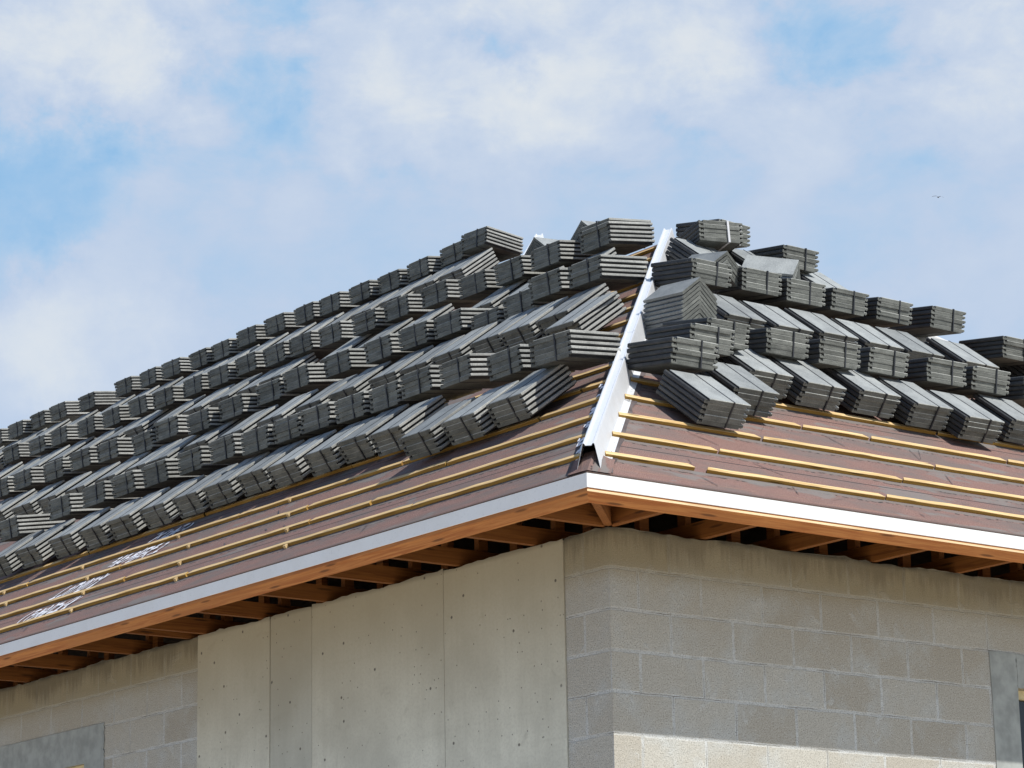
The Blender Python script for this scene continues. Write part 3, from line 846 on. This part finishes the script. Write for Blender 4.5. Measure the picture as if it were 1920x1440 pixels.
def strap_mesh(n, w=.0085, m=None, x0=.192):
    H = n * TT
    e = .0016
    mb = MB()
    ey = .0068
    ring = [(-ey, -e), (TL + ey, -e), (TL + ey, H + e), (-ey, H + e)]
    ring2 = [(0.0004, 0.0004), (TL - .0004, .0004), (TL - .0004, H - .0004), (.0004, H - .0004)]
    for j in range(4):
        a, b_ = ring[j], ring[(j + 1) % 4]; c, d_ = ring2[j], ring2[(j + 1) % 4]
        mb.poly([(x0, *a), (x0, *b_), (x0 + w, *b_), (x0 + w, *a)])
        mb.poly([(x0, *a), (x0, *b_), (x0, *d_), (x0, *c)])
        mb.poly([(x0 + w, *a), (x0 + w, *b_), (x0 + w, *d_), (x0 + w, *c)])
    return mb.mesh('strap', m or M_strap)
STR = {n: strap_mesh(n) for n in (3, 4, 5, 6)}
STRW = {n: strap_mesh(n, .014, M_strapW, .20) for n in (4, 5, 6)}
rt = random.Random(17)
bundles = []
def frame(side, slope_deg, yaw=0.0):
    a = math.radians(slope_deg)
    if side == 'L':
        X = Vector((1, 0, 0)); Y = Vector((0, math.cos(a), math.sin(a)))
    else:
        X = Vector((0, 1, 0)); Y = Vector((-math.cos(a), 0, math.sin(a)))
    Z = X.cross(Y)
    M = Matrix((X, Y, Z)).transposed()
    return M @ Matrix.Rotation(math.radians(yaw), 3, 'Z')
def bundle(corner, local, rot, n, name, pale=False, twist=None, dis=.0035):
    """corner = world point that the local point of the bundle must meet"""
    o = bpy.data.objects.new(name, None); o.empty_display_size = .1
    M = rot.to_4x4()
    M.translation = corner - rot @ Vector(local)
    link(o); o.matrix_world = M
    for i in range(n):
        t = bpy.data.objects.new('roof_tile', TILES[rt.randrange(4)])
        link(t, o)
        dx, dy = rt.uniform(-dis, dis), rt.uniform(-dis, dis) * 1.6
        rz = rt.uniform(-.006, .006)
        if twist and i >= twist[0]:
            rz += math.radians(twist[1]); dx += twist[2]
        t.location = (dx, dy, i * TT)
        t.rotation_euler = (0, 0, rz)
    if n in STR:
        st = bpy.data.objects.new('strap', (STRW if pale and n in STRW else STR)[n]); link(st, o)
        if rt.random() < .35: st.location = (rt.uniform(-.02, .02), 0, 0)
    return o
ROOF_DEG = math.degrees(math.atan(P))
U_DEG = 8.0
GRP = {('U', 'L'): 'level tile stacks on the left slope', ('L', 'L'): 'flat lying tile stacks on the left slope',
       ('U', 'R'): 'level tile stacks on the right slope', ('L', 'R'): 'flat lying tile stacks on the right slope'}
ORD = ['first', 'second', 'third', 'fourth', 'fifth', 'sixth', 'seventh', 'eighth', 'ninth', 'tenth', 'eleventh', 'twelfth', 'thirteenth', 'fourteenth', 'fifteenth',
       'sixteenth', 'seventeenth', 'eighteenth', 'nineteenth', 'twentieth', 'twenty-first', 'twenty-second', 'twenty-third']
ROWN = ['lowest', 'second', 'third', 'topmost']
YAWU = {(3, 0): -9, (3, 1): -2}
H5 = 5 * TT
def place_rows(rows, side, kind):
    for ri, row in enumerate(rows):
        for i, (a, s, h) in enumerate(row):
            n = 5
            F = PL if side == 'L' else PR
            C = F(a, s, h)
            if kind == 'U':
                yaw = rt.uniform(-2.0, 2.0); tw = None; dg = U_DEG + rt.uniform(-1.2, 1.2)
                if side == 'L' and ri == 3 and i == 0: yaw = 4; dg = -4
                if side == 'L' and ri == 2 and i == 0: n = 6; tw = (5, 3, -.02)
                if side == 'L' and ri == 0 and i == 0: yaw = 6.5
                if side == 'R' and ri == 2 and i == 0: yaw = -14; dg = -5
                if side == 'R' and ri == 2 and i == 1: yaw = 8
                rot = frame(side, dg, yaw)
            else:
                yaw = rt.uniform(-1.6, 1.6); tw = None
                if side == 'L' and ri == 1 and i == 0: tw = (4, -5, .0)
                rot = frame(side, ROOF_DEG, yaw)
            # local point that was measured: right top front corner on the left slope, left top front corner on the right slope
            lx = TW if side == 'L' else .034
            pale = (side == 'R' and kind == 'U' and (ri, i) in ((2, 0), (2, 1)))
            nm = 'roof_tile_stack'
            o = bundle(C, (lx, 0, n * TT if n == 5 else 5 * TT), rot, n, nm, pale, tw)
            what = 'level' if kind == 'U' else 'flat-lying'
            where = 'left slope' if side == 'L' else 'right slope'
            rn = ROWN[ri] if not (side == 'R' and ri == 2) else 'topmost'
            tag(o, '%s strapped stack of dark roof tiles, %s from white hip flashing, %s row, %s' % (what, ORD[i], rn, where),
                'tile stack', GRP[(kind, side)])
place_rows(LL, 'L', 'L'); place_rows(UL, 'L', 'U')
place_rows(LR, 'R', 'L'); place_rows(UR, 'R', 'U')

# ------------------------------------------------------------------ ridge cap stacks
def cap_mesh(L=.33, leg=.17, th=.0165, ang=38):
    mb = MB()
    a = math.radians(ang)
    ca, sa = math.cos(a), math.sin(a)
    # inverted V, rounded at the top
    out = [(-leg * ca, -leg * sa), (-.022 * ca, -.022 * sa + .0), (0, .003), (.022 * ca, -.022 * sa), (leg * ca, -leg * sa)]
    inn = [(leg * ca - th * sa, -leg * sa - th * ca), (.012, -.0215 - .006), (0, -th / ca + .000), (-.012, -.0215 - .006), (-leg * ca + th * sa, -leg * sa - th * ca)]
    sec = out[::-1] + [(x, z) for x, z in inn[::-1]]
    sec = list(out) + list(inn)
    mb.prism(sec, lambda x, z, t: (x, t, z), 0, L, 0, True, 1)
    return mb.mesh('ridge_cap', [M_cap, M_tile[1]])
M_cap = M_tile[0]
CAP = cap_mesh()
def cap_stack(apex, rot, n, label, pitch=.026, name='ridge_cap_stack'):
    o = bpy.data.objects.new(name, None); o.empty_display_size = .1
    M = rot.to_4x4(); M.translation = Vector(apex) - rot @ Vector((0, 0, n * pitch))
    link(o); o.matrix_world = M
    tag(o, label, 'ridge cap stack', 'stacks of angled ridge caps')
    for i in range(n):
        t = bpy.data.objects.new('ridge_cap', CAP); link(t, o)
        t.location = (rt.uniform(-.002, .002), rt.uniform(-.003, .003), (i + 1) * pitch)
    return o
cap_stack(PR(1.489, 2.27, .42), frame('R', 4, 2), 10, 'tall stack of angled dark ridge caps beside the white hip flashing')
cap_stack(PR(2.30, 3.08, .40), frame('R', 10, 0), 5, 'ridge caps standing end-on behind the middle right tile row')
cap_stack(PR(3.00, 3.235, .40), frame('R', 14, 38), 4, 'ridge caps lying sideways near the top of the right slope')
cap_stack(PL(-4.28, 4.62, .365), frame('L', 4, 0), 3, 'ridge caps peeking above the ridge beside the short white flashing')
cap_stack(PL(-3.60, 4.47, .375), frame('L', 4, 0), 4, 'ridge caps peeking above the ridge left of the peak')

# ------------------------------------------------------------------ bird
def bird():
    mb = MB()
    r = 8
    prof = [(-.20, .004), (-.15, .03), (-.05, .055), (.06, .05), (.13, .032), (.17, .03), (.20, .015), (.24, .003)]
    for i in range(len(prof) - 1):
        for j in range(r):
            a0, a1 = 2 * PI * j / r, 2 * PI * (j + 1) / r
            (x0, r0), (x1, r1) = prof[i], prof[i + 1]
            mb.poly([(r0 * math.cos(a0), x0, r0 * math.sin(a0)), (r0 * math.cos(a1), x0, r0 * math.sin(a1)), (r1 * math.cos(a1), x1, r1 * math.sin(a1)), (r1 * math.cos(a0), x1, r1 * math.sin(a0))])
    for sg in (-1, 1):
        pts = [(0, .06, .02), (.22, .10, .12), (.48, .02, .07), (.62, -.10, -.02)]
        ch = [.16, .14, .10, .02]
        for i in range(3):
            a, b_ = pts[i], pts[i + 1]
            mb.poly([(sg * a[0], a[1], a[2]), (sg * b_[0], b_[1], b_[2]), (sg * b_[0], b_[1] - ch[i + 1], b_[2]), (sg * a[0], a[1] - ch[i], a[2])])
            mb.poly([(sg * a[0], a[1], a[2] + .012), (sg * b_[0], b_[1], b_[2] + .012), (sg * b_[0], b_[1] - ch[i + 1], b_[2] + .012), (sg * a[0], a[1] - ch[i], a[2] + .012)])
    mb.poly([(-.02, -.18, 0), (.02, -.18, 0), (.07, -.32, 0), (-.07, -.32, 0)])
    o = mb.obj('bird', make_plain('dark_feathers', (.06, .06, .07), .8, 0, .2, 8, 0))
    tag(o, 'small dark bird gliding with spread wings in the sky at right', 'bird')
    o.location = (-134.686, 142.325, 63.647)
    o.rotation_euler = (math.radians(8), math.radians(14), math.radians(25)); o.scale = (.78, .78, .78)
bird()

# ------------------------------------------------------------------ camera
cam_d = bpy.data.cameras.new('camera'); cam = bpy.data.objects.new('camera', cam_d); COL.objects.link(cam)
rt_ = Vector((0.6016732717921196, 0.7985419579589823, -0.017888973978434548))
up_ = Vector((0.2062540307790903, -0.13369034770509852, 0.9693225292532243))
fw_ = Vector((-0.7716531272523582, 0.5869051305871544, 0.2451404064860197))
Mc = Matrix((rt_, up_, -fw_)).transposed().to_4x4(); Mc.translation = (10.818631, -8.804552, -2.596864)
cam.matrix_world = Mc
cam_d.sensor_width = 36; cam_d.lens = 5431.76 / 1920 * 36
cam_d.clip_start = .1; cam_d.clip_end = 3000
S.camera = cam

# ------------------------------------------------------------------ light
sun_v = Vector((1, .38, 1.565)).normalized()
sd_ = bpy.data.lights.new('sun', 'SUN'); so = bpy.data.objects.new('sun', sd_); COL.objects.link(so)
sd_.energy = 5.4; sd_.angle = math.radians(.53); sd_.color = (1.0, .972, .92)
so.rotation_euler = sun_v.to_track_quat('Z', 'Y').to_euler()
so.location = (10, 4, 20)

W = bpy.data.worlds.new('World'); S.world = W; W.use_nodes = True
nt = W.node_tree; nt.nodes.clear(); g = G(nt)
out = g.n('ShaderNodeOutputWorld')
sky = g.n('ShaderNodeTexSky'); sky.sky_type = 'NISHITA'; sky.sun_disc = False
sky.sun_elevation = math.asin(sun_v.z)
sky.sun_rotation = math.atan2(sun_v.x, sun_v.y)
sky.air_density = 1.0; sky.dust_density = .6; sky.ozone_density = 1.2
bg1 = g.n('ShaderNodeBackground'); g.l(sky.outputs[0], bg1.inputs[0]); bg1.inputs[1].default_value = .10
tc = g.n('ShaderNodeTexCoord').outputs['Generated']
warp = g.noise(tc, 22, 6, .62, col=True)
wv = g.vmath('SCALE', g.vmath('SUBTRACT', warp, (.5, .5, .5))); wv.node.inputs['Scale'].default_value = .075
d = g.vmath('NORMALIZE', g.vmath('ADD', tc, wv))
# cloud banks and blue gaps, each a direction in the sky, a width and a weight
BLOBS = [((-0.8247, 0.4372, 0.3587), 0.0522, 0.45), ((-0.8328, 0.4317, 0.3467), 0.038, 0.3), ((-0.8158, 0.4569, 0.3544), 0.0475, 0.5), ((-0.8043, 0.4741, 0.3583), 0.0333, 0.5), ((-0.8157, 0.4696, 0.3378), 0.0333, 0.45), ((-0.7836, 0.5071, 0.3589), 0.0427, 0.35), ((-0.7716, 0.5297, 0.3522), 0.038, 0.3), ((-0.7558, 0.5543, 0.3486), 0.0475, 0.7), ((-0.7383, 0.5756, 0.3516), 0.0475, 0.6), ((-0.7209, 0.5946, 0.356), 0.0475, 0.4), ((-0.6973, 0.6179, 0.3633), 0.0475, 0.7), ((-0.7094, 0.6066, 0.3589), 0.038, 0.4), ((-0.7731, 0.5395, 0.3334), 0.0285, 0.35), ((-0.6737, 0.6521, 0.3477), 0.0238, 0.2), ((-0.6418, 0.6859, 0.343), 0.038, 0.35), ((-0.6324, 0.6898, 0.3525), 0.0475, 0.3), ((-0.6574, 0.66, 0.3636), 0.0238, 0.45), ((-0.6623, 0.6614, 0.3519), 0.038, -0.5), ((-0.6711, 0.6502, 0.3562), 0.0285, -0.3), ((-0.7963, 0.4937, 0.3494), 0.0285, -0.65), ((-0.7963, 0.4808, 0.3669), 0.0238, -0.4), ((-0.7853, 0.4996, 0.3656), 0.019, -0.2), ((-0.745, 0.5614, 0.3604), 0.0171, -0.9), ((-0.8081, 0.4776, 0.3448), 0.019, -0.5), ((-0.842, 0.4311, 0.3244), 0.0475, -0.32), ((-0.8296, 0.4549, 0.3236), 0.0285, -0.2), ((-0.8166, 0.4787, 0.3225), 0.0285, -0.1), ((-0.8521, 0.4311, 0.2968), 0.0427, -0.5), ((-0.8417, 0.4414, 0.311), 0.038, -0.3), ((-0.6863, 0.6345, 0.3556), 0.0285, -0.4), ((-0.688, 0.6447, 0.3332), 0.0285, -0.1), ((-0.6952, 0.632, 0.3424), 0.038, 0.15), ((-0.8493, 0.461, 0.2574), 0.0475, 0.75), ((-0.8566, 0.4423, 0.2657), 0.038, 0.3), ((-0.8638, 0.4385, 0.248), 0.038, 0.3), ((-0.8315, 0.471, 0.2946), 0.0285, 0.15), ((-0.8167, 0.5068, 0.2758), 0.0285, -0.1), ((-0.7974, 0.5161, 0.3127), 0.019, 0.15), ((-0.8294, 0.4869, 0.2738), 0.0285, -0.12), ((-0.6563, 0.703, 0.2741), 0.0475, 0.3), ((-0.6805, 0.6547, 0.3291), 0.038, 0.25), ((-0.6679, 0.6788, 0.3052), 0.057, -0.12), ((-0.6943, 0.6491, 0.3108), 0.0285, 0.12), ((-0.7667, 0.5265, 0.3675), 0.0285, 0.25), ((-0.8277, 0.4474, 0.3388), 0.0285, 0.2)]
acc = None
for (v, wdt, wt) in BLOBS:
    ds = g.vmath('DISTANCE', d, v)
    f = g.smooth(ds, 0.0, wdt, wt, 0.0)
    acc = f if acc is None else g.math('ADD', acc, f)
sy_ = g.n('ShaderNodeSeparateXYZ'); g.l(tc, sy_.inputs[0])
amp = g.smooth(sy_.outputs[2], .29, .345, .32, 1.45)
fb = g.noise(g.mapping(tc, (1, 1, 1.7)), 24, 9, .60, .25)
fb2 = g.noise(g.mapping(tc, (1, 1, 2.4), (4, 2, 1)), 9.0, 6, .55)
fb3 = g.noise(g.mapping(tc, (1, 1, 2.0), (1, 5, 2)), 60, 5, .6)
c = g.math('ADD', g.math('MULTIPLY', acc, .70), g.math('MULTIPLY', g.math('MULTIPLY', g.math('SUBTRACT', fb, .5), 1.55), amp))
c = g.math('ADD', c, g.math('MULTIPLY', g.math('SUBTRACT', fb2, .5), .42))
c = g.math('ADD', c, g.math('MULTIPLY', g.math('SUBTRACT', fb3, .5), .18))
colr = g.ramp(g.math('ADD', g.math('MULTIPLY', c, .5), .46, clamp=True),
              [(.0, (.24, .49, .80)), (.20, (.33, .57, .85)), (.36, (.44, .63, .86)), (.50, (.565, .675, .85)), (.64, (.64, .73, .87)), (.80, (.75, .81, .88)), (1.0, (.85, .88, .89))])
sz = g.n('ShaderNodeSeparateXYZ'); g.l(tc, sz.inputs[0])
colr = g.mix(g.smooth(sz.outputs[2], .45, .8), colr, (.20, .32, .55))
colr = g.mix(g.smooth(sz.outputs[1], .25, -.35), colr, (.17, .29, .52))
bg2 = g.n('ShaderNodeBackground'); g.l(colr, bg2.inputs[0]); bg2.inputs[1].default_value = 1.0
mx = g.n('ShaderNodeMixShader'); mx.inputs[0].default_value = .88
g.l(bg1.outputs[0], mx.inputs[1]); g.l(bg2.outputs[0], mx.inputs[2]); g.l(mx.outputs[0], out.inputs[0])

# ------------------------------------------------------------------ render settings
S.view_settings.view_transform = 'Standard'; S.view_settings.look = 'None'; S.view_settings.exposure = 0; S.view_settings.gamma = 1
S.render.engine = 'CYCLES'
S.cycles.max_bounces = 8; S.cycles.diffuse_bounces = 4; S.cycles.use_denoising = True
